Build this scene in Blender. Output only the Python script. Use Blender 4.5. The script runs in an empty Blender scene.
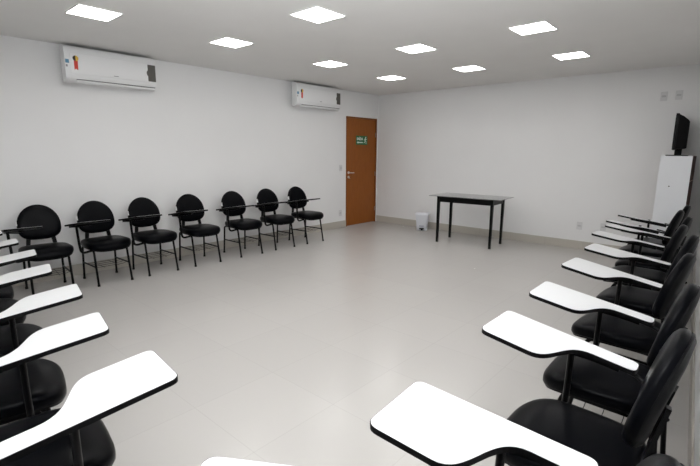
import bpy, bmesh, math
from mathutils import Vector, Matrix

C = bpy.context.scene.collection
PI = math.pi

# ------------------------------------------------------------------ materials
def new_mat(name):
    m = bpy.data.materials.new(name); m.use_nodes = True
    nt = m.node_tree; b = nt.nodes['Principled BSDF']
    return m, nt, b

def mat(name, col, rough=0.5, metal=0.0, bump=0.0, bscale=200.0, var=0.0, vscale=3.0, spec=0.5, coat=0.0):
    m, nt, b = new_mat(name)
    b.inputs['Base Color'].default_value = (*col, 1)
    b.inputs['Roughness'].default_value = rough
    b.inputs['Metallic'].default_value = metal
    b.inputs['Specular IOR Level'].default_value = spec
    b.inputs['Coat Weight'].default_value = coat
    tc = nt.nodes.new('ShaderNodeTexCoord')
    if bump > 0:
        n = nt.nodes.new('ShaderNodeTexNoise'); n.inputs['Scale'].default_value = bscale
        n.inputs['Detail'].default_value = 4
        bp = nt.nodes.new('ShaderNodeBump'); bp.inputs['Strength'].default_value = bump
        bp.inputs['Distance'].default_value = 0.002
        nt.links.new(tc.outputs['Object'], n.inputs['Vector'])
        nt.links.new(n.outputs['Fac'], bp.inputs['Height'])
        nt.links.new(bp.outputs['Normal'], b.inputs['Normal'])
    if var > 0:
        n = nt.nodes.new('ShaderNodeTexNoise'); n.inputs['Scale'].default_value = vscale
        n.inputs['Detail'].default_value = 3
        r = nt.nodes.new('ShaderNodeValToRGB')
        r.color_ramp.elements[0].position = 0.3; r.color_ramp.elements[1].position = 0.7
        r.color_ramp.elements[0].color = (*[c * (1 - var) for c in col], 1)
        r.color_ramp.elements[1].color = (*[min(1, c * (1 + var)) for c in col], 1)
        nt.links.new(tc.outputs['Object'], n.inputs['Vector'])
        nt.links.new(n.outputs['Fac'], r.inputs['Fac'])
        nt.links.new(r.outputs['Color'], b.inputs['Base Color'])
    return m

def tile_mat(name, col, grout, rough, tile, off, mortar=0.0022):
    m, nt, b = new_mat(name)
    tc = nt.nodes.new('ShaderNodeTexCoord')
    mp = nt.nodes.new('ShaderNodeMapping'); mp.inputs['Location'].default_value = (-off[0], -off[1], 0)
    br = nt.nodes.new('ShaderNodeTexBrick')
    br.offset = 0.0; br.squash = 1.0
    br.inputs['Scale'].default_value = 1.0
    br.inputs['Brick Width'].default_value = tile
    br.inputs['Row Height'].default_value = tile
    br.inputs['Mortar Size'].default_value = mortar
    br.inputs['Mortar Smooth'].default_value = 0.3
    br.inputs['Color1'].default_value = (*col, 1)
    br.inputs['Color2'].default_value = (*[c * 0.975 for c in col], 1)
    br.inputs['Mortar'].default_value = (*grout, 1)
    nt.links.new(tc.outputs['Object'], mp.inputs['Vector'])
    nt.links.new(mp.outputs['Vector'], br.inputs['Vector'])
    nz = nt.nodes.new('ShaderNodeTexNoise'); nz.inputs['Scale'].default_value = 1.7; nz.inputs['Detail'].default_value = 5
    mr = nt.nodes.new('ShaderNodeMapRange')
    mr.inputs['To Min'].default_value = rough * 0.97; mr.inputs['To Max'].default_value = rough * 1.03
    nt.links.new(tc.outputs['Object'], nz.inputs['Vector'])
    nt.links.new(nz.outputs['Fac'], mr.inputs['Value'])
    nt.links.new(mr.outputs['Result'], b.inputs['Roughness'])
    nt.links.new(br.outputs['Color'], b.inputs['Base Color'])
    b.inputs['Specular IOR Level'].default_value = 0.5
    return m

def wood_mat(name, c1, c2, rough, scale=(1, 14, 1.2)):
    m, nt, b = new_mat(name)
    tc = nt.nodes.new('ShaderNodeTexCoord')
    mp = nt.nodes.new('ShaderNodeMapping'); mp.inputs['Scale'].default_value = scale
    nz = nt.nodes.new('ShaderNodeTexNoise'); nz.inputs['Scale'].default_value = 4; nz.inputs['Detail'].default_value = 6
    nz.inputs['Distortion'].default_value = 0.6
    r = nt.nodes.new('ShaderNodeValToRGB')
    r.color_ramp.elements[0].position = 0.35; r.color_ramp.elements[1].position = 0.7
    r.color_ramp.elements[0].color = (*c1, 1); r.color_ramp.elements[1].color = (*c2, 1)
    nt.links.new(tc.outputs['Object'], mp.inputs['Vector']); nt.links.new(mp.outputs['Vector'], nz.inputs['Vector'])
    nt.links.new(nz.outputs['Fac'], r.inputs['Fac']); nt.links.new(r.outputs['Color'], b.inputs['Base Color'])
    b.inputs['Roughness'].default_value = rough
    b.inputs['Specular IOR Level'].default_value = 0.25
    return m

def emit_mat(name, col, strength):
    m, nt, b = new_mat(name)
    b.inputs['Base Color'].default_value = (0.9, 0.9, 0.9, 1)
    b.inputs['Emission Color'].default_value = (*col, 1)
    b.inputs['Emission Strength'].default_value = strength
    return m

M_WALL = mat('white_wall_paint', (0.80, 0.80, 0.80), 0.75, bump=0.08, bscale=350, var=0.012, vscale=1.5, spec=0.3)
M_CEIL = mat('white_ceiling_paint', (0.80, 0.79, 0.775), 0.85, bump=0.05, bscale=300, var=0.01, spec=0.2)
M_FLOOR = tile_mat('porcelain_floor_tile', (0.492, 0.474, 0.452), (0.442, 0.424, 0.404), 0.27, 0.557, (4.63, -6.12))
M_BASE = tile_mat('porcelain_skirting_tile', (0.50, 0.47, 0.42), (0.42, 0.39, 0.35), 0.3, 0.557, (0.1, 0.0))
M_VINYL = mat('black_vinyl_upholstery', (0.0016, 0.0018, 0.0028), 0.30, bump=0.18, bscale=260, spec=0.06)
M_PLASTIC = mat('black_plastic', (0.004, 0.004, 0.0045), 0.42, bump=0.05, bscale=400, spec=0.12)
M_STEEL = mat('black_painted_steel', (0.003, 0.003, 0.0035), 0.3, bump=0.02, bscale=300, spec=0.15)
M_LAMI = mat('white_laminate', (0.73, 0.735, 0.74), 0.35, bump=0.02, bscale=300, var=0.006, vscale=8)
M_TAG = mat('white_tag', (0.8, 0.8, 0.8), 0.5, var=0.02)
M_DOOR = wood_mat('orange_brown_veneer', (0.26, 0.076, 0.010), (0.31, 0.097, 0.015), 0.42)
M_JAMB = wood_mat('brown_jamb_wood', (0.20, 0.066, 0.016), (0.25, 0.085, 0.022), 0.45)
M_CHROME = mat('brushed_steel', (0.72, 0.70, 0.68), 0.28, metal=1.0, bump=0.02, bscale=500)
M_HINGE = mat('dull_hinge_steel', (0.30, 0.27, 0.24), 0.45, metal=0.8, bump=0.02, bscale=500)
M_SIGN = mat('green_sign_plastic', (0.008, 0.13, 0.035), 0.45, var=0.03)
M_SIGNW = mat('sign_white', (0.75, 0.85, 0.78), 0.5, var=0.02)
M_ACW = mat('white_unit_plastic', (0.78, 0.785, 0.79), 0.4, bump=0.02, bscale=300)
M_ACP = mat('unit_front_panel_plastic', (0.82, 0.825, 0.83), 0.3, bump=0.01, bscale=300)
M_GAP = mat('dark_gap', (0.10, 0.10, 0.10), 0.7, var=0.05)
M_GREYLBL = mat('grey_brown_label', (0.085, 0.08, 0.07), 0.5, var=0.04, vscale=30)
M_RED = mat('red_ribbon', (0.62, 0.05, 0.03), 0.5, var=0.03)
M_YEL = mat('yellow_seal', (0.75, 0.48, 0.06), 0.5, var=0.03)
M_BLK = mat('black_seal', (0.03, 0.025, 0.02), 0.5, var=0.03)
M_BLUE = mat('blue_sticker', (0.10, 0.26, 0.40), 0.5, var=0.05, vscale=60)
M_MARK = mat('grey_mark', (0.25, 0.25, 0.26), 0.5, var=0.03)
M_TBLACK = mat('black_lacquered_wood', (0.003, 0.003, 0.003), 0.35, bump=0.02, bscale=200, spec=0.15)
M_BIN = mat('white_bin_plastic', (0.76, 0.78, 0.83), 0.4, bump=0.02, bscale=200)
M_CABW = mat('white_cabinet_laminate', (0.78, 0.795, 0.82), 0.42, bump=0.01, bscale=200, var=0.008)
M_CABB = wood_mat('dark_mahogany', (0.045, 0.012, 0.006), (0.09, 0.024, 0.011), 0.45, (10, 1, 1))
M_BEIGE = mat('beige_edging', (0.5, 0.42, 0.33), 0.5, var=0.03)
M_TV = mat('black_monitor_plastic', (0.004, 0.004, 0.0045), 0.4, bump=0.03, bscale=200, spec=0.15)
M_SCREEN = mat('dark_screen', (0.006, 0.006, 0.008), 0.12, var=0.05)
M_TVGREY = mat('grey_port_panel', (0.10, 0.10, 0.105), 0.5, var=0.05)
M_PLATE = mat('off_white_plate', (0.66, 0.66, 0.665), 0.45, bump=0.01, bscale=200)
M_PLATE_D = mat('grey_plate_insert', (0.50, 0.50, 0.51), 0.5, var=0.04)
M_LFRAME = mat('white_lamp_frame', (0.8, 0.8, 0.78), 0.5, var=0.01)
M_DIFF = emit_mat('lamp_diffuser', (1.0, 0.985, 0.968), 13.2)
# smoked glass
M_GLASS, nt, b = new_mat('smoked_table_glass')
b.inputs['Base Color'].default_value = (0.42, 0.43, 0.43, 1)
b.inputs['Roughness'].default_value = 0.04
b.inputs['IOR'].default_value = 1.5
b.inputs['Transmission Weight'].default_value = 0.75
nzg = nt.nodes.new('ShaderNodeTexNoise'); nzg.inputs['Scale'].default_value = 5
mrg = nt.nodes.new('ShaderNodeMapRange'); mrg.inputs['To Min'].default_value = 0.03; mrg.inputs['To Max'].default_value = 0.07
nt.links.new(nzg.outputs['Fac'], mrg.inputs['Value']); nt.links.new(mrg.outputs['Result'], b.inputs['Roughness'])

# ------------------------------------------------------------------ geometry helpers
def add_box(bm, lo, hi, mtx=None):
    vs = []
    for x in (lo[0], hi[0]):
        for y in (lo[1], hi[1]):
            for z in (lo[2], hi[2]):
                p = Vector((x, y, z))
                vs.append(bm.verts.new(mtx @ p if mtx else p))
    for f in ((0, 1, 3, 2), (4, 6, 7, 5), (0, 4, 5, 1), (2, 3, 7, 6), (0, 2, 6, 4), (1, 5, 7, 3)):
        bm.faces.new([vs[i] for i in f])
    return vs

def box_bm(lo, hi, bevel=0.0, mtx=None):
    bm = bmesh.new(); add_box(bm, lo, hi, mtx)
    if bevel > 0:
        bmesh.ops.bevel(bm, geom=bm.edges[:], offset=bevel, segments=2, affect='EDGES', profile=0.5)
    return bm

def fillet(pts, rads, seg=6):
    """2-D/3-D closed or open polyline corner rounding; rads per point."""
    out = []; n = len(pts)
    P = [Vector(p) for p in pts]
    for i in range(n):
        r = rads[i] if isinstance(rads, (list, tuple)) else rads
        if r <= 0:
            out.append(P[i]); continue
        a = P[i - 1]; c = P[(i + 1) % n]; p = P[i]
        d1 = (a - p); d2 = (c - p)
        t = min(r, d1.length * .49, d2.length * .49)
        s = p + d1.normalized() * t; e = p + d2.normalized() * t
        for k in range(seg + 1):
            u = k / seg
            out.append((1 - u) ** 2 * s + 2 * u * (1 - u) * p + u * u * e)
    return out

def path_round(pts, r=0.04, seg=6):
    n = len(pts)
    rr = [0] + [r] * (n - 2) + [0]
    return fillet(pts, rr, seg)

def add_tube(bm, pts, rad, n=10, flat=None):
    """sweep a round (or flat: (width, thickness)) section along pts."""
    P = [Vector(p) for p in pts]
    rings = []
    t0 = (P[1] - P[0]).normalized()
    ref = Vector((0, 1, 0)) if abs(t0.y) < 0.9 else Vector((1, 0, 0))
    nrm = (ref - t0 * ref.dot(t0)).normalized()
    for i, p in enumerate(P):
        if i == 0: t = (P[1] - P[0])
        elif i == len(P) - 1: t = (P[-1] - P[-2])
        else: t = (P[i + 1] - P[i - 1])
        t = t.normalized()
        nrm = (nrm - t * nrm.dot(t)).normalized()
        bn = t.cross(nrm)
        ring = []
        if flat:
            w, h = flat[0] / 2, flat[1] / 2
            for (a, b_) in ((-w, -h), (w, -h), (w, h), (-w, h)):
                ring.append(bm.verts.new(p + nrm * a + bn * b_))
        else:
            for k in range(n):
                a = 2 * PI * k / n
                ring.append(bm.verts.new(p + nrm * math.cos(a) * rad + bn * math.sin(a) * rad))
        rings.append(ring)
    m = len(rings[0])
    for i in range(len(rings) - 1):
        for k in range(m):
            bm.faces.new((rings[i][k], rings[i][(k + 1) % m], rings[i + 1][(k + 1) % m], rings[i + 1][k]))
    bm.faces.new(rings[0][::-1]); bm.faces.new(rings[-1])

def tube_bm(pts, rad, n=10, flat=None):
    bm = bmesh.new(); add_tube(bm, pts, rad, n, flat); return bm

def add_loft(bm, rings):
    """rings: list of equal-length point lists; closed with caps."""
    R = [[bm.verts.new(p) for p in ring] for ring in rings]
    m = len(R[0])
    for i in range(len(R) - 1):
        for k in range(m):
            bm.faces.new((R[i][k], R[i][(k + 1) % m], R[i + 1][(k + 1) % m], R[i + 1][k]))
    for ring in (R[0], R[-1]):
        c = bm.verts.new(sum((v.co for v in ring), Vector()) / m)
        for k in range(m):
            bm.faces.new((ring[k], ring[(k + 1) % m], c))

def add_prism(bm, outline, axis_fn, d0, d1):
    """outline in 2-D, axis_fn(u, v, d) -> 3-D."""
    A = [bm.verts.new(axis_fn(u, v, d0)) for u, v in outline]
    B = [bm.verts.new(axis_fn(u, v, d1)) for u, v in outline]
    m = len(A)
    bm.faces.new(A[::-1]); bm.faces.new(B)
    for k in range(m):
        bm.faces.new((A[k], A[(k + 1) % m], B[(k + 1) % m], B[k]))

def obj(name, bm, material, parent=None, smooth=False, loc=None):
    bmesh.ops.recalc_face_normals(bm, faces=bm.faces[:])
    me = bpy.data.meshes.new(name); bm.to_mesh(me); bm.free()
    me.materials.append(material)
    if smooth:
        me.polygons.foreach_set('use_smooth', [True] * len(me.polygons))
        try:
            me.set_sharp_from_angle(angle=math.radians(45))
        except Exception:
            pass
    o = bpy.data.objects.new(name, me); C.objects.link(o)
    if parent: o.parent = parent
    if loc: o.location = loc
    return o

def thing(name, label, cat, loc=(0, 0, 0), rz=0.0, group=None):
    o = bpy.data.objects.new(name, None); C.objects.link(o)
    o.empty_display_size = 0.1
    o.location = loc; o.rotation_euler = (0, 0, rz)
    o['label'] = label; o['category'] = cat
    if group: o['group'] = group
    return o

def struct(name, bm, material, parent=None, smooth=False):
    o = obj(name, bm, material, parent, smooth)
    if parent is None: o['kind'] = 'structure'
    return o

def copy_tree(o, parent=None):
    c = o.copy(); C.objects.link(c)
    if parent: c.parent = parent
    for ch in list(o.children): copy_tree(ch, c)
    return c

# ------------------------------------------------------------------ room shell
H = 2.562
SL = 0.066                                   # the right and near walls stand a little out of square
def xr(y): return 5.655 - SL * (y + 4.55)    # right wall face
def yf(x): return -7.52 - SL * (x - 4.05)    # near wall face
# near-right corner
cxn = (5.655 - SL * (-7.52 + SL * 4.05 + 4.55)) / (1 - SL * SL)
CORN = [(0, 0), (xr(0), 0), (cxn, yf(cxn)), (0, yf(0))]
T = 0.15
OUT = [(-T, T), (xr(0) + T, T), (cxn + T, yf(cxn) - T), (-T, yf(0) - T)]

def slab(z0, z1):
    bm = bmesh.new(); add_prism(bm, OUT, lambda u, v, d: Vector((u, v, d)), z0, z1); return bm
struct('floor', slab(-0.12, 0.0), M_FLOOR)
struct('ceiling', slab(H, H + 0.12), M_CEIL)
def wall_prism(poly, z0=0.0, z1=H, bm=None):
    bm = bm or bmesh.new(); add_prism(bm, poly, lambda u, v, d: Vector((u, v, d)), z0, z1); return bm
struct('wall_back', wall_prism([(0, 0), (xr(0), 0), (xr(0) + T, T), (-T, T)]), M_WALL)
struct('wall_right', wall_prism([CORN[1], CORN[2], OUT[2], OUT[1]]), M_WALL)
struct('wall_front', wall_prism([CORN[2], CORN[3], OUT[3], OUT[2]]), M_WALL)
DY0, DY1, DZ = -0.972, -0.040, 2.10          # doorway in the left wall
bm = wall_prism([(0, DY0), (0, yf(0)), (-T, yf(0) - T), (-T, DY0)])
wall_prism([(0, DY1), (0, DY0), (-T, DY0), (-T, DY1)], DZ, H, bm)
wall_prism([(0, 0), (0, DY1), (-T, DY1), (-T, T)], 0, H, bm)
struct('wall_left', bm, M_WALL)

BH, BT = 0.127, 0.011
def base(poly): return wall_prism(poly, 0, BH)
struct('baseboard_back', base([(0, 0), (xr(0), 0), (xr(-BT), -BT), (0, -BT)]), M_BASE)
struct('baseboard_left', base([(0, DY0 - 0.002), (0, yf(0)), (BT, yf(BT)), (BT, DY0 - 0.002)]), M_BASE)
a, c2 = CORN[1], CORN[2]
struct('baseboard_right', base([(a[0], a[1] - BT), c2, (c2[0] - BT, c2[1]), (a[0] - BT, a[1] - BT)]), M_BASE)
struct('baseboard_front', base([(BT, yf(BT)), (c2[0] - BT, yf(c2[0] - BT)), (c2[0] - BT, yf(c2[0] - BT) + BT), (BT, yf(BT) + BT)]), M_BASE)

# ------------------------------------------------------------------ door
d = box_bm((-0.050, DY0 + 0.028, 0.006), (-0.012, DY1 - 0.028, DZ - 0.028), 0.002)
door = struct('door_1', d, M_DOOR)
bm = bmesh.new()
add_box(bm, (-0.13, DY0, 0), (0.004, DY0 + 0.026, DZ))
add_box(bm, (-0.13, DY1 - 0.026, 0), (0.004, DY1, DZ))
add_box(bm, (-0.13, DY0 + 0.026, DZ - 0.026), (0.004, DY1 - 0.026, DZ))
add_box(bm, (-0.075, DY0 + 0.026, 0), (-0.052, DY0 + 0.04, DZ - 0.026))
add_box(bm, (-0.075, DY1 - 0.04, 0), (-0.052, DY1 - 0.026, DZ - 0.026))
add_box(bm, (-0.075, DY0 + 0.026, DZ - 0.04), (-0.052, DY1 - 0.026, DZ - 0.026))
obj('door_frame', bm, M_JAMB, door)
def disc_bm(c, r, d0, d1, n=24):
    bm = bmesh.new()
    add_prism(bm, [(c[1] + r * math.cos(2 * PI * k / n), c[2] + r * math.sin(2 * PI * k / n)) for k in range(n)],
              lambda u, v, d: Vector((d, u, v)), d0, d1)
    return bm
hy, hz = DY0 + 0.085, 1.045
bm = disc_bm((0, hy, hz), 0.026, -0.012, -0.004)
add_tube(bm, path_round([(-0.006, hy, hz), (0.045, hy, hz), (0.045, hy + 0.105, hz - 0.004)], 0.02), 0.0075)
obj('door_handle', bm, M_CHROME, door, True)
bm = disc_bm((0, hy, hz - 0.085), 0.024, -0.012, -0.004)
add_box(bm, (-0.005, hy - 0.006, hz - 0.10), (0.004, hy + 0.006, hz - 0.07))
add_tube(bm, [(0.002, hy, hz - 0.085), (0.012, hy + 0.02, hz - 0.11)], 0.006)
obj('door_lock', bm, M_CHROME, door, True)
for z in (0.28, 1.0, 1.78):
    bm = tube_bm([(-0.006, DY1 - 0.027, z - 0.045), (-0.006, DY1 - 0.027, z + 0.045)], 0.008, 10)
    obj('hinge', bm, M_HINGE, door, True)

# exit sign on the door
sg = thing('exit_sign', 'small green exit sign with white lettering and running figure, fixed to the brown door', 'sign', (-0.012, -0.50, 1.665))
SW, SH = 0.345, 0.172
bm = box_bm((0.0002, -SW / 2, -SH / 2), (0.005, SW / 2, SH / 2), 0.001)
obj('sign_plate', bm, M_SIGN, sg)
def text_mesh(body, size, name, material, parent, loc, width=None):
    cu = bpy.data.curves.new(name, 'FONT'); cu.body = body; cu.size = size; cu.extrude = 0.0008; cu.align_x = 'CENTER'
    cu.offset = 0.0022
    t = bpy.data.objects.new('tmp_text', cu); C.objects.link(t)
    dg = bpy.context.evaluated_depsgraph_get(); dg.update()
    me = bpy.data.meshes.new_from_object(t.evaluated_get(dg))
    bpy.data.objects.remove(t); bpy.data.curves.remove(cu)
    me.name = name
    R = Matrix(((0, 0, 1, 0), (1, 0, 0, 0), (0, 1, 0, 0), (0, 0, 0, 1)))   # text x -> +y, text y -> +z, faces +x
    me.transform(R)
    if width:
        ys = [v.co.y for v in me.vertices]; w = max(ys) - min(ys)
        me.transform(Matrix.Diagonal((1, width / w, 1, 1)))
    me.materials.clear(); me.materials.append(material)
    o = bpy.data.objects.new(name, me); C.objects.link(o); o.parent = parent; o.location = loc
    return o
text_mesh('SAÍDA', 0.068, 'sign_lettering', M_SIGNW, sg, (0.0062, -0.058, 0.004), 0.185)
bm = bmesh.new()
arrow = [(-0.148, -0.042), (-0.112, -0.018), (-0.112, -0.032), (0.03, -0.032), (0.03, -0.052), (-0.112, -0.052), (-0.112, -0.066)]
add_prism(bm, arrow, lambda u, v, d_: Vector((d_, u, v)), 0.0052, 0.0066)
obj('sign_arrow', bm, M_SIGNW, sg)
bm = bmesh.new()
def limb(p, q, w):
    add_tube(bm, [(0.006, *p), (0.006, *q)], 0, flat=(w, w))
n = 16
add_prism(bm, [(0.118 + 0.014 * math.cos(2 * PI * k / n), 0.056 + 0.014 * math.sin(2 * PI * k / n)) for k in range(n)],
          lambda u, v, d_: Vector((d_, u, v)), 0.0052, 0.0066)
def flat_limb(p, q, w):
    p = Vector((p[0], p[1])); q = Vector((q[0], q[1])); t = (q - p).normalized(); s = Vector((-t.y, t.x)) * w / 2
    add_prism(bm, [tuple(p - s), tuple(q - s), tuple(q + s), tuple(p + s)], lambda u, v, d_: Vector((d_, u, v)), 0.0052, 0.0066)
flat_limb((0.112, 0.040), (0.100, -0.010), 0.022)
flat_limb((0.112, 0.034), (0.082, 0.020), 0.011); flat_limb((0.083, 0.022), (0.072, -0.002), 0.010)
flat_limb((0.114, 0.034), (0.138, 0.014), 0.011); flat_limb((0.138, 0.015), (0.152, 0.024), 0.010)
flat_limb((0.102, -0.006), (0.132, -0.028), 0.013); flat_limb((0.131, -0.026), (0.128, -0.066), 0.012)
flat_limb((0.099, -0.006), (0.086, -0.038), 0.013); flat_limb((0.087, -0.037), (0.060, -0.050), 0.012)
obj('running_figure', bm, M_SIGNW, sg)

# ------------------------------------------------------------------ ceiling lamps
LS = 0.316
def make_lamp(loc, label):
    t = thing('ceiling_light', label, 'ceiling light', loc, 0, 'square recessed ceiling lights')
    return t
LPOS = {(0, 3): (1.501, -5.741), (1, 2): (2.877, -4.501), (0, 2): (1.503, -4.428), (0, 1): (1.509, -2.946), (1, 1): (2.832, -2.959),
        (0, 0): (1.478, -1.576), (1, 0): (2.740, -1.528), (2, 1): (4.088, -2.957), (2, 0): (4.017, -1.517),
        (2, 2): (4.12, -4.50), (1, 3): (2.90, -5.80), (2, 3): (4.15, -5.85)}
lab = {
 (0, 3): 'square white ceiling light above the air conditioner nearest the photo left edge',
 (1, 2): 'large square ceiling light at top centre of the photo, brightest near the ceiling middle',
 (0, 2): 'square ceiling light between the two air conditioners, second from the left edge',
 (0, 1): 'square ceiling light just right of the small distant air conditioner',
 (1, 1): 'square ceiling light in the middle of the ceiling, above the dark table side',
 (0, 0): 'small square ceiling light farthest away, above the brown door corner',
 (1, 0): 'small square ceiling light near the back wall, between the farthest light and the right-hand one',
 (2, 1): 'bright square ceiling light at upper right of the photo, larger of the two there',
 (2, 0): 'square ceiling light near the back wall at right, nearest the white cabinet',
 (2, 2): 'square ceiling light over the right-hand row of chairs, above the photo top edge',
 (1, 3): 'square ceiling light over the near left row of chairs, above the photo top edge',
 (2, 3): 'square ceiling light above the nearest corner of the room, out of the photo',
}
proto = None
for (i, j), lb in lab.items():
    loc = (*LPOS[(i, j)], H)
    if proto is None:
        proto = make_lamp(loc, lb)
        bm = bmesh.new(); h = LS / 2; w = 0.010
        for lo, hi in (((-h - w, -h - w), (h + w, -h)), ((-h - w, h), (h + w, h + w)), ((-h - w, -h), (-h, h)), ((h, -h), (h + w, h))):
            add_box(bm, (lo[0], lo[1], -0.007), (hi[0], hi[1], -0.0003))
        obj('lamp_frame', bm, M_LFRAME, proto)
        obj('diffuser', box_bm((-h, -h, -0.005), (h, h, -0.0003)), M_DIFF, proto)
    else:
        o = copy_tree(proto); o.location = loc; o['label'] = lb

# ------------------------------------------------------------------ tablet-arm chair (front = +x, sitter's right = -y)
def superel(th, hw, hh_t, hh_b, n_t, n_b):
    c, s = math.cos(th), math.sin(th)
    n = n_t if s >= 0 else n_b
    hh = hh_t if s >= 0 else hh_b
    u = math.copysign(abs(c) ** (2 / n), c) * hw
    v = math.copysign(abs(s) ** (2 / n), s) * hh
    return u, v

NS = 44
def cushion_bm(outline, layers, place):
    """layers: (scale, depth); place(u, v, d) -> 3-D point"""
    bm = bmesh.new()
    rings = [[place(u * s, v * s, d_) for u, v in outline] for s, d_ in layers]
    add_loft(bm, rings)
    return bm

BA = math.radians(14)
BC = Vector((-0.200, 0, 0.667))
def back_place(u, v, d_):
    up = Vector((-math.sin(BA), 0, math.cos(BA))); nf = Vector((math.cos(BA), 0, math.sin(BA)))
    return BC + Vector((0, u, 0)) + up * v + nf * (d_ + 0.42 * u * u)
back_out = [superel(2 * PI * k / NS, 0.192, 0.220, 0.150, 2.0, 2.9) for k in range(NS)]
seat_raw = [superel(2 * PI * k / NS, 0.228, 0.245, 0.205, 3.6, 3.8) for k in range(NS)]
def seat_place(u, v, d_):
    taper = 1.0 - 0.06 * max(0, (0.05 - v)) / 0.25
    drop = 0.030 * max(0, (v - 0.10) / 0.135) ** 2      # waterfall front edge
    return Vector((0.018 + v, u * taper, d_ - drop))

TR, TF, ZR, ZF = -0.106, 0.418, 0.659, 0.734
YO, YI, YA = -0.349, -0.055, -0.258
tpts = [(TR, YO, 0), (TF, YO, 0), (TF, YI, 0)]
tl = fillet([(TR, YO, 0), (TF, YO, 0), (TF, YI, 0), (0.235, YI, 0), (0.09, YA, 0), (TR, YA, 0)], [0.03, 0.035, 0.035, 0, 0, 0.03], 5)
# replace the slanted run by an S curve
def tablet_outline(inset=0.0):
    base_pts = fillet([(TR + inset, YO + inset, 0), (TF - inset, YO + inset, 0), (TF - inset, YI - inset, 0)], [0.0, 0.04, 0.04], 6)
    head = fillet([(TR + inset, YA - inset, 0), (TR + inset, YO + inset, 0), (TF - inset, YO + inset, 0), (TF - inset, YI - inset, 0), (0.221, YI - inset, 0)],
                  [0, 0.028, 0.032, 0.036, 0], 6)[1:-1]
    P0 = Vector((0.220, YI - inset)); P1 = Vector((0.125, YI - inset + 0.002)); P2 = Vector((0.150, YA - inset)); P3 = Vector((0.040, YA - inset))
    cur = []
    for k in range(17):
        u = k / 16
        cur.append((1 - u) ** 3 * P0 + 3 * u * (1 - u) ** 2 * P1 + 3 * u * u * (1 - u) * P2 + u ** 3 * P3)
    tail = fillet([(0.040, YA - inset, 0), (TR + inset, YA - inset, 0), (TR + inset, YO + inset, 0)], [0, 0.032, 0], 6)[1:-1]
    pts = [(p.x, p.y) for p in head] + [(p.x, p.y) for p in cur] + [(p.x, p.y) for p in tail]
    return pts
def tz(x): return ZR + (x - TR) / (TF - TR) * (ZF - ZR)
TTH = 0.017

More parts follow.
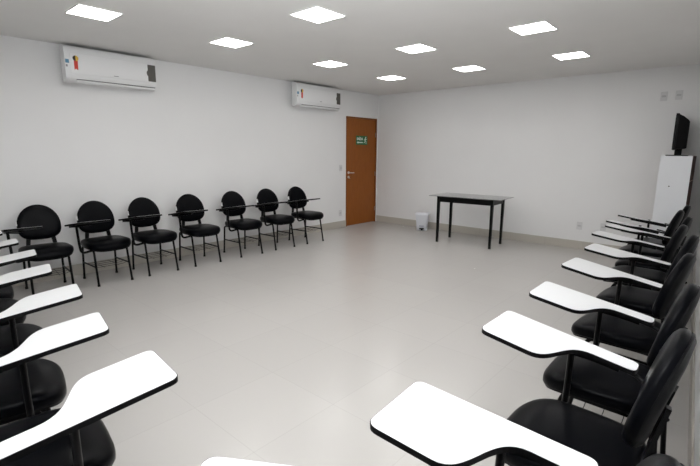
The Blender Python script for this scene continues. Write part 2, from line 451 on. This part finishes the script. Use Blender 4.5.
def make_chair():
    t = thing('tablet_chair', 'x', 'chair')
    s = obj('seat', cushion_bm(seat_raw, [(0.90, 0.412), (0.98, 0.416), (1.0, 0.428), (1.0, 0.446), (0.985, 0.460), (0.93, 0.469), (0.82, 0.4745), (0.55, 0.477), (0.25, 0.478)], seat_place), M_VINYL, t, True)
    obj('seat_pan', cushion_bm(seat_raw, [(0.80, 0.398), (0.955, 0.402), (0.965, 0.4125)], seat_place), M_PLASTIC, s, True)
    b_ = obj('backrest', cushion_bm(back_out, [(0.97, -0.006), (1.0, 0.006), (1.0, 0.015), (0.975, 0.026), (0.91, 0.034), (0.75, 0.039), (0.4, 0.042), (0.15, 0.043)], back_place), M_VINYL, t, True)
    obj('back_shell', cushion_bm(back_out, [(0.70, -0.024), (0.90, -0.020), (0.985, -0.010), (0.99, -0.004)], back_place), M_PLASTIC, b_, True)
    tagp = back_place(-0.1895, 0.035, 0.008)
    obj('label_tag', box_bm((-0.010, -0.0060, -0.026), (0.022, 0.0020, 0.026), 0, Matrix.Translation(tagp) @ Matrix.Rotation(-BA, 4, 'Y')), M_TAG, b_)
    for sy in (-1, 1):
        y = 0.168 * sy
        lg = obj('leg', tube_bm(path_round([(0.222, y * 1.03, 0.012), (0.150, y, 0.392), (0.06, y * 0.97, 0.394)], 0.05), 0.0115), M_STEEL, t, True)
        obj('foot_cap', tube_bm([(0.2245, y * 1.03, 0.0), (0.2195, y * 1.03, 0.022)], 0.0145), M_PLASTIC, lg, True)
        lr = obj('leg', tube_bm(path_round([(-0.222, y * 1.03, 0.012), (-0.192, y, 0.392), (-0.10, y * 0.97, 0.394)], 0.05), 0.0115), M_STEEL, t, True)
        obj('foot_cap', tube_bm([(-0.2225, y * 1.03, 0.0), (-0.2210, y * 1.03, 0.022)], 0.0145), M_PLASTIC, lr, True)
        obj('seat_rail', tube_bm([(0.062, y * 0.97, 0.394), (-0.102, y * 0.97, 0.394)], 0.0112), M_STEEL, t, True)
        obj('stretcher', tube_bm([(0.186, y * 1.01, 0.203), (-0.207, y * 1.01, 0.195)], 0.0085), M_STEEL, t, True)
        yb = 0.110 * sy
        pts = path_round([(-0.06, yb * 1.15, 0.392), (-0.178, yb * 1.15, 0.398), (-0.196, yb * 0.95, 0.56), (-0.232, yb * 0.65, 0.72)], 0.05)
        obj('back_bar', tube_bm(pts, 0, flat=(0.038, 0.013)), M_STEEL, t, True)
    bm = bmesh.new()
    for k in range(4):
        x = 0.120 - k * 0.085
        add_tube(bm, path_round([(x, -0.168, 0.200), (x, -0.14, 0.186), (x, 0.14, 0.186), (x, 0.168, 0.200)], 0.02, 3), 0.0022, 6)
    for y in (-0.075, 0.075):
        add_tube(bm, [(0.156, y, 0.182), (-0.166, y, 0.182)], 0.0022, 6)
    obj('book_rack', bm, M_STEEL, t, True)
    # writing tablet
    bm = bmesh.new()
    add_prism(bm, tablet_outline(0), lambda u, v, d_: Vector((u, v, tz(u) + d_)), -TTH, 0)
    w = obj('writing_tablet', bm, M_PLASTIC, t)
    bm = bmesh.new()
    add_prism(bm, tablet_outline(0.0022), lambda u, v, d_: Vector((u, v, tz(u) + d_)), 0.0, 0.0016)
    wt = obj('tablet_top', bm, M_LAMI, w); wt['label'] = 'white laminate writing surface'
    bm = bmesh.new()
    mt = Matrix.Translation((0, 0, 0))
    pts = [(-0.05, -0.300, tz(-0.05) - TTH - 0.010), (0.05, -0.298, tz(0.05) - TTH - 0.010), (0.30, -0.215, tz(0.30) - TTH - 0.010)]
    add_tube(bm, path_round(pts, 0.05), 0, flat=(0.038, 0.020))
    obj('tablet_bracket', bm, M_STEEL, w)
    # arm post: from under the arm down beside the seat, then under it
    pts = path_round([(0.125, -0.300, tz(0.125) - TTH - 0.004), (0.127, -0.290, 0.47), (0.130, -0.280, 0.368), (0.125, -0.160, 0.383)], 0.045)
    obj('tablet_post', tube_bm(pts, 0.0125), M_STEEL, t, True)
    pts = path_round([(-0.03, -0.300, tz(-0.03) - TTH - 0.012), (-0.12, -0.29, 0.625), (-0.222, -0.103, 0.590)], 0.05)
    obj('arm_brace', tube_bm(pts, 0.0085), M_STEEL, t, True)
    return t

chair0 = make_chair()
used = [False]
def place_chair(x, y, deg, label, group, dz=0.0, back=0.0, roll=0.0, pitch=0.0, backx=0.0):
    if not used[0]:
        o = chair0; used[0] = True
    else:
        o = copy_tree(chair0)
    o.location = (x, y, 0); o.rotation_euler = (0, 0, math.radians(deg))
    o['label'] = label; o['group'] = group
    if dz:
        for ch in o.children:
            if ch.name.split('.')[0] == 'writing_tablet': ch.location.z += dz
    if roll or pitch:                       # the tablet arms are worn and tilt a little differently
        R3 = Matrix.Rotation(math.radians(roll), 4, 'X') @ Matrix.Rotation(math.radians(pitch), 4, 'Y')
        p = Vector((0.17, -0.24, 0.69))
        for ch in o.children:
            if ch.name.split('.')[0] == 'writing_tablet':
                ch.rotation_euler = R3.to_euler(); ch.location = p - R3 @ p + Vector((0, 0, dz))
    for ch in o.children:
        if ch.name.split('.')[0] == 'backrest': ch.location = (backx, 0, back)
    return o

GL = 'black tablet chairs along the left wall'
for x, y, dg_, lb in [
    (0.440, -6.035, -5, 'black tablet chair at far left of the left wall row, partly behind white tablet arms'),
    (0.450, -5.475, 0, 'black tablet chair by the left wall, second from the photo left edge'),
    (0.447, -4.930, 0, 'black tablet chair by the left wall, third from the photo left edge'),
    (0.450, -4.335, -3, 'black tablet chair in the exact middle of the seven by the left wall'),
    (0.458, -3.665, -2, 'black tablet chair by the left wall, third counted from the brown door'),
    (0.450, -3.050, -3, 'black tablet chair by the left wall, second counted from the brown door'),
    (0.455, -2.437, -1, 'black tablet chair by the left wall, nearest to the brown door')]:
    place_chair(x, y, dg_, lb, GL, pitch=-1.2, back=-0.008, backx=-0.025)
GF = 'black chairs with white tablets in the near left row'
for x, y, dg_, lb in [
    (4.962, -7.148, 120, 'chair mostly below the photo, only its white tablet tip showing at bottom centre'),
    (4.020, -6.997, 82.5, 'black chair with the largest white tablet in the lower left corner'),
    (3.435, -6.977, 79, 'black chair with white tablet at left, second up from the lower left corner'),
    (2.880, -6.900, 79, 'black chair with white tablet at left edge, third up from the lower left corner'),
    (2.270, -6.871, 78.5, 'black chair with white tablet at left edge, fourth up from the lower left corner'),
    (1.715, -6.826, 80, 'black chair with white tablet at left edge, fifth up from the lower left corner'),
    (1.148, -6.822, 82, 'black chair with white tablet, second farthest of the near left row'),
    (0.590, -6.822, 82, 'black chair with small white tablet, farthest of the near left row, in the corner')]:
    place_chair(x, y, dg_, lb, GF, dz=-0.006, roll=-2.2)
GR = 'black chairs with white tablets along the right wall'
for x, y, dg_, dz, lb in [
    (5.424, -6.424, 184.5, -0.002, 'nearest black chair at lower right with the largest white tablet in the photo'),
    (5.376, -5.680, 180, 0, 'black chair of the right row, second nearest, its whole backrest showing at lower right'),
    (5.352, -5.075, 180.5, 0, 'black chair of the right row, third nearest to the camera'),
    (5.289, -4.371, 176.5, 0, 'black chair of the right row, fourth nearest to the camera'),
    (5.262, -3.696, 178, 0, 'black chair of the right row, fifth nearest to the camera'),
    (5.150, -2.990, 179, 0, 'black chair of the right row, fourth counted from the white cabinet'),
    (5.140, -2.430, 179.5, 0, 'black chair of the right row, third counted from the white cabinet'),
    (5.035, -1.870, 179.5, -0.03, 'black chair of the right row, second from the white cabinet, hidden behind its neighbour'),
    (5.045, -1.300, 180.5, -0.025, 'black chair of the right row, right in front of the white cabinet')]:
    place_chair(x, y, dg_, lb, GR, dz, 0.045 if dg_ == 184.5 else (0.05 if y < -3.2 else 0.02), pitch=3.0 if dg_ == 184.5 else 0.0, roll=max(0.0, min(6.0, (y + 4.2) * 2.2)))

# ------------------------------------------------------------------ table
tb = thing('table', 'dark glass-topped table with four black square legs by the back wall', 'table', (2.487, -0.742, 0), math.radians(4.2))
bm = bmesh.new()
ol = fillet([(-0.58, -0.325, 0), (0.58, -0.325, 0), (0.58, 0.325, 0), (-0.58, 0.325, 0)], 0.02, 4)
add_prism(bm, [(p.x, p.y) for p in ol], lambda u, v, d_: Vector((u, v, d_)), 0.7525, 0.7605)
g = obj('glass_top', bm, M_GLASS, tb); g['label'] = 'smoked glass top'
LX, LY = 0.4375, 0.242
for sx in (-1, 1):
    for sy in (-1, 1):
        cx_, cy_ = sx * LX, sy * LY
        bm = bmesh.new()
        w0, w1 = 0.016, 0.021
        R0 = [Vector((cx_ + a_ * w0, cy_ + b2 * w0, 0)) for a_, b2 in ((-1, -1), (1, -1), (1, 1), (-1, 1))]
        R1 = [Vector((cx_ + a_ * w1, cy_ + b2 * w1, 0.748)) for a_, b2 in ((-1, -1), (1, -1), (1, 1), (-1, 1))]
        add_loft(bm, [R0, R1])
        lg = obj('leg', bm, M_TBLACK, tb)
        bm = bmesh.new()
        add_prism(bm, [(cx_ + 0.012 * math.cos(2 * PI * k / 12), cy_ + 0.012 * math.sin(2 * PI * k / 12)) for k in range(12)],
                  lambda u, v, d_: Vector((u, v, d_)), 0.7475, 0.753)
        obj('glass_pad', bm, M_PLASTIC, lg)
for sy in (-1, 1):
    obj('apron', box_bm((-LX + 0.02, sy * LY - 0.010, 0.660), (LX - 0.02, sy * LY + 0.010, 0.742), 0.002), M_TBLACK, tb)
for sx in (-1, 1):
    obj('apron', box_bm((sx * LX - 0.010, -LY + 0.02, 0.660), (sx * LX + 0.010, LY - 0.02, 0.742), 0.002), M_TBLACK, tb)

# ------------------------------------------------------------------ pedal bin
bn = thing('pedal_bin', 'white plastic pedal bin on the floor between the door and the table', 'bin', (1.275, -0.225, 0), math.radians(28)); bn.scale = (1.07, 1.07, 1.0)
def rrect(hx, hy_, r): 
    return [(p.x, p.y) for p in fillet([(-hx, -hy_, 0), (hx, -hy_, 0), (hx, hy_, 0), (-hx, hy_, 0)], r, 5)]
def bin_ring(hx, hy_, r, z): return [Vector((u, v, z)) for u, v in rrect(hx, hy_, r)]
bm = bmesh.new()
add_loft(bm, [bin_ring(0.086, 0.08, 0.03, 0.0), bin_ring(0.090, 0.084, 0.035, 0.006), bin_ring(0.112, 0.104, 0.04, 0.285)])
bd = obj('bin_body', bm, M_BIN, bn, True)
bm = bmesh.new()
add_loft(bm, [bin_ring(0.122, 0.114, 0.045, 0.286), bin_ring(0.124, 0.116, 0.045, 0.306), bin_ring(0.112, 0.105, 0.045, 0.322), bin_ring(0.07, 0.065, 0.04, 0.330), bin_ring(0.02, 0.02, 0.015, 0.332)])
obj('bin_lid', bm, M_BIN, bn, True)
bm = box_bm((-0.040, -0.125, 0.030), (0.040, -0.078, 0.050), 0.006)
add_box(bm, (-0.012, -0.130, 0.012), (0.020, -0.084, 0.034))
p_ = obj('pedal', bm, M_PLASTIC, bn); p_['label'] = 'black foot pedal'
obj('bin_label', box_bm((-0.045, -0.0945, 0.075), (0.035, -0.0895, 0.095), 0, Matrix.Identity(4)), mat('pale_bin_print', (0.42, 0.43, 0.50), 0.5, var=0.2, vscale=120), bn)

# ------------------------------------------------------------------ air conditioners
def make_ac(y0, y1, label):
    t = thing('air_conditioner', label, 'air conditioner', (0, 0, 0), 0, 'white wall air conditioners')
    t.location = (0, (y0 + y1) / 2, 2.16)
    L = (y1 - y0) / 2
    prof = [(0.085, 0.035), (0.092, 0.008), (0.10, 0.0), (0.135, 0.0), (0.175, 0.012), (0.198, 0.04), (0.204, 0.08), (0.206, 0.300), (0.200, 0.345), (0.182, 0.368), (0.13, 0.381), (0.085, 0.381)]
    bm = bmesh.new()
    P3 = [Vector((p[0], p[1], 0)) for p in prof]
    ol_ = [(p.x, p.y) for p in fillet(P3, [0, .004, .005, .01, .012, .012, 0.01, .015, .015, .02, .02, 0], 4)]
    ends = [(-L, 0.99), (-L + 0.006, 1.0), (L - 0.006, 1.0), (L, 0.99)]
    add_loft(bm, [[Vector((u * s_, yy, 0.19 + (v - 0.19) * s_)) for u, v in ol_] for yy, s_ in ends])
    ub = obj('unit_body', bm, M_ACW, t, True)
    obj('back_chassis', box_bm((0.0005, -L + 0.085, 0.02), (0.0855, L - 0.05, 0.372), 0.008), M_ACW, ub)
    fp = obj('front_panel', box_bm((0.195, -L + 0.050, 0.088), (0.2135, L - 0.004, 0.292), 0.006), M_ACP, t, True)
    obj('brand_mark', box_bm((0.2134, -0.005, 0.105), (0.2143, 0.045, 0.112)), M_MARK, fp)
    lv = obj('air_flap', box_bm((0.10, -L + 0.10, -0.006), (0.200, L - 0.025, 0.010), 0.005, Matrix.Rotation(math.radians(-4), 4, 'Y')), M_ACP, t, True)
    obj('flap_gap', box_bm((0.196, -L + 0.10, 0.028), (0.2035, L - 0.02, 0.034)), M_GAP, t)
    # energy label at the right end of the front panel
    bm = box_bm((0.2134, L - 0.100, 0.098), (0.2144, L - 0.008, 0.288))
    add_prism(bm, [(L - 0.100 + 0.014 * math.cos(PI / 2 + PI * k / 10), 0.19 + 0.03 * math.sin(PI / 2 + PI * k / 10)) for k in range(11)],
              lambda u, v, d_: Vector((d_, u, v)), 0.2134, 0.2144)
    e = obj('energy_label', bm, M_GREYLBL, fp); e['label'] = 'grey brown label panel'
    # seal with ribbon
    ys, zs, r = -L + 0.103, 0.243, 0.028
    def half(a0, a1):
        bm = bmesh.new(); n_ = 14
        add_prism(bm, [(ys + r * math.cos(a0 + (a1 - a0) * k / n_), zs + r * math.sin(a0 + (a1 - a0) * k / n_)) for k in range(n_ + 1)],
                  lambda u, v, d_: Vector((d_, u, v)), 0.2134, 0.2146)
        return bm
    s1 = obj('warranty_seal', half(-PI / 2, PI / 2), M_YEL, fp); s1['label'] = 'yellow half of the round seal'
    s2 = obj('warranty_seal', half(PI / 2, 3 * PI / 2), M_BLK, fp); s2['label'] = 'black half of the round seal'
    bm = bmesh.new()
    add_prism(bm, [(ys - 0.019, zs - 0.120), (ys - 0.004, zs - 0.105), (ys + 0.016, zs - 0.120), (ys + 0.019, zs - 0.024), (ys - 0.019, zs - 0.024)],
              lambda u, v, d_: Vector((d_, u, v)), 0.2134, 0.2144)
    rb = obj('ribbon', bm, M_RED, fp); rb['label'] = 'red ribbon sticker'
    bs = obj('blue_sticker', box_bm((0.2050, -L + 0.006, 0.188), (0.2075, -L + 0.040, 0.226)), M_BLUE, t)
    obj('small_print', box_bm((0.2050, -L + 0.008, 0.150), (0.2072, -L + 0.024, 0.172)), M_MARK, t)
    return t
make_ac(-5.610, -4.642, 'larger looking white air conditioner high on the left wall, at the photo upper left')
make_ac(-2.370, -1.355, 'white air conditioner high on the left wall, beside the brown door')

# ------------------------------------------------------------------ cabinet and monitor
cb = thing('cabinet', 'tall white-fronted cabinet with dark brown side in the back right corner', 'cabinet', (5.054, -0.285, 0))
hx, hy2 = 0.158, 0.255
obj('cabinet_body', box_bm((-hx, -hy2, 0.0), (hx, hy2, 1.112), 0.002), M_CABB, cb)
obj('upper_body', box_bm((-hx, -hy2, 1.120), (hx, hy2, 1.420), 0.002), M_CABB, cb)
obj('edging_strip', box_bm((-hx, -hy2, 1.112), (hx + 0.002, hy2, 1.120)), M_BEIGE, cb)
dr = obj('cabinet_door', box_bm((-hx - 0.003, -hy2 - 0.020, 0.03), (hx + 0.001, -hy2 - 0.0005, 1.421), 0.002), M_CABW, cb); dr['label'] = 'white door front'
bm = bmesh.new()
add_prism(bm, [(0.008 * math.cos(2 * PI * k / 14) - 0.035, 1.05 + 0.008 * math.sin(2 * PI * k / 14)) for k in range(14)],
          lambda u, v, d_: Vector((u, d_, v)), -hy2 - 0.024, -hy2 - 0.0195)
obj('door_lock', bm, M_GAP, dr)
tv = thing('monitor', 'black flat monitor on a stand on top of the white cabinet, seen edge-on', 'monitor', (5.030, -0.300, 1.4215), math.radians(5.0))
bm = bmesh.new(); add_prism(bm, rrect(0.115, 0.14, 0.05), lambda u, v, d_: Vector((u, v, d_)), 0.0, 0.012)
obj('stand_base', bm, M_TV, tv)
obj('stand_neck', box_bm((-0.03, -0.05, 0.011), (0.045, 0.05, 0.12), 0.006), M_TV, tv)
W2 = 0.27
obj('bezel', box_bm((-0.058, -W2, 0.072), (-0.024, W2, 0.505), 0.006), M_TV, tv)
obj('screen', box_bm((-0.0595, -W2 + 0.022, 0.105), (-0.0575, W2 - 0.022, 0.485)), M_SCREEN, tv)
bm = bmesh.new()
def ring_x(x, hw, z0, z1): return [Vector((x, u, v)) for u, v in ((-hw, z0), (hw, z0), (hw, z1), (-hw, z1))]
add_loft(bm, [ring_x(-0.0245, W2 - 0.012, 0.082, 0.495), ring_x(0.02, W2 - 0.03, 0.085, 0.470), ring_x(0.072, W2 - 0.06, 0.088, 0.425), ring_x(0.085, W2 - 0.075, 0.095, 0.405)])
hs = obj('back_housing', bm, M_TV, tv)
obj('port_panel', box_bm((0.083, -0.15, 0.14), (0.0862, -0.05, 0.36)), M_TVGREY, hs)

# ------------------------------------------------------------------ switch and socket plates
def plate(name, label, cat, loc, normal, insert='rocker', group=None):
    """built facing -y, then turned: normal 'x' faces +x"""
    t = thing(name, label, cat, loc, math.radians(90) if normal == 'x' else 0, group)
    obj('cover_plate', box_bm((-0.038, -0.009, -0.058), (0.038, -0.0003, 0.058), 0.003), M_PLATE, t)
    if insert == 'rocker':
        obj('rocker', box_bm((-0.016, -0.013, -0.026), (0.016, -0.0085, 0.026), 0.002), M_PLATE_D, t)
    else:
        bm = bmesh.new()
        ol_ = fillet([(-0.02, -0.012, 0), (0.02, -0.012, 0), (0.026, 0, 0), (0.02, 0.012, 0), (-0.02, 0.012, 0), (-0.026, 0, 0)], 0.004, 3)
        add_prism(bm, [(p.x, p.y) for p in ol_], lambda u, v, d_: Vector((u, d_, v)), -0.0105, -0.0085)
        for hx_ in (-0.011, 0.0, 0.011):
            add_prism(bm, [(hx_ + 0.003 * math.cos(2 * PI * k / 8), 0.003 * math.sin(2 * PI * k / 8)) for k in range(8)],
                      lambda u, v, d_: Vector((u, d_, v)), -0.0115, -0.0100)
        obj('outlet_insert', bm, M_PLATE_D, t)
    return t
plate('light_switch', 'pale light switch plate on the left wall beside the door handle', 'switch', (0, -1.12, 1.14), 'x')
plate('wall_socket', 'pale wall socket low on the left wall beside the door', 'socket', (0, -1.13, 0.285), 'x', 'outlet')
plate('wall_socket', 'grey wall socket high on the back wall above the monitor, left of a pair', 'socket', (4.778, 0, 2.19), 'y', 'outlet', 'wall sockets')
plate('wall_socket', 'grey wall socket high on the back wall above the monitor, right of a pair', 'socket', (4.938, 0, 2.195), 'y', 'outlet', 'wall sockets')
plate('wall_socket', 'wall socket low on the back wall right of the dark table', 'socket', (3.925, 0, 0.36), 'y', 'outlet', 'wall sockets')
plate('wall_socket', 'wall socket low on the back wall behind the right row tablets', 'socket', (4.245, 0, 0.375), 'y', 'outlet', 'wall sockets')

# ------------------------------------------------------------------ the photographer's flash, bounced off the ceiling
fl = bpy.data.lights.new('camera_flash', 'SPOT'); fo = bpy.data.objects.new('camera_flash', fl); C.objects.link(fo)
fl.energy = 390.0; fl.color = (0.94, 0.97, 1.0); fl.spot_size = math.radians(110); fl.spot_blend = 0.8; fl.shadow_soft_size = 0.04
fo.location = (5.66, -7.20, 1.62)
fo.rotation_euler = Vector((-0.55, 0.55, 1.0)).to_track_quat('-Z', 'Y').to_euler()

# ------------------------------------------------------------------ world, camera, colour management
w = bpy.data.worlds.new('world'); bpy.context.scene.world = w; w.use_nodes = True
w.node_tree.nodes['Background'].inputs['Color'].default_value = (0.75, 0.85, 1.0, 1)
w.node_tree.nodes['Background'].inputs['Strength'].default_value = 0.6

F, PITCH, ROLL, YAW = 437.71, 0.1838, 0.0070, 0.7263
cam = bpy.data.cameras.new('camera'); co = bpy.data.objects.new('camera', cam); C.objects.link(co)
cam.sensor_fit = 'HORIZONTAL'; cam.sensor_width = 36.0; cam.lens = 36.0 * F / 700.0
cam.clip_start = 0.03; cam.clip_end = 60
cy_, sy_, cp, sp, cr, sr = math.cos(YAW), math.sin(YAW), math.cos(PITCH), math.sin(PITCH), math.cos(ROLL), math.sin(ROLL)
r0 = Vector((cy_, sy_, 0)); u0 = Vector((-sy_ * sp, cy_ * sp, cp)); f0 = Vector((-sy_ * cp, cy_ * cp, -sp))
R_ = r0 * cr + u0 * sr; U_ = u0 * cr - r0 * sr
mw = Matrix((R_, U_, -f0)).transposed().to_4x4(); mw.translation = Vector((5.6815, -7.2362, 1.4449))
co.matrix_world = mw
sc = bpy.context.scene; sc.camera = co
sc.view_settings.view_transform = 'Standard'; sc.view_settings.look = 'None'
sc.view_settings.gamma = 1.0; sc.view_settings.use_curve_mapping = False
sc.view_settings.exposure = 0.75
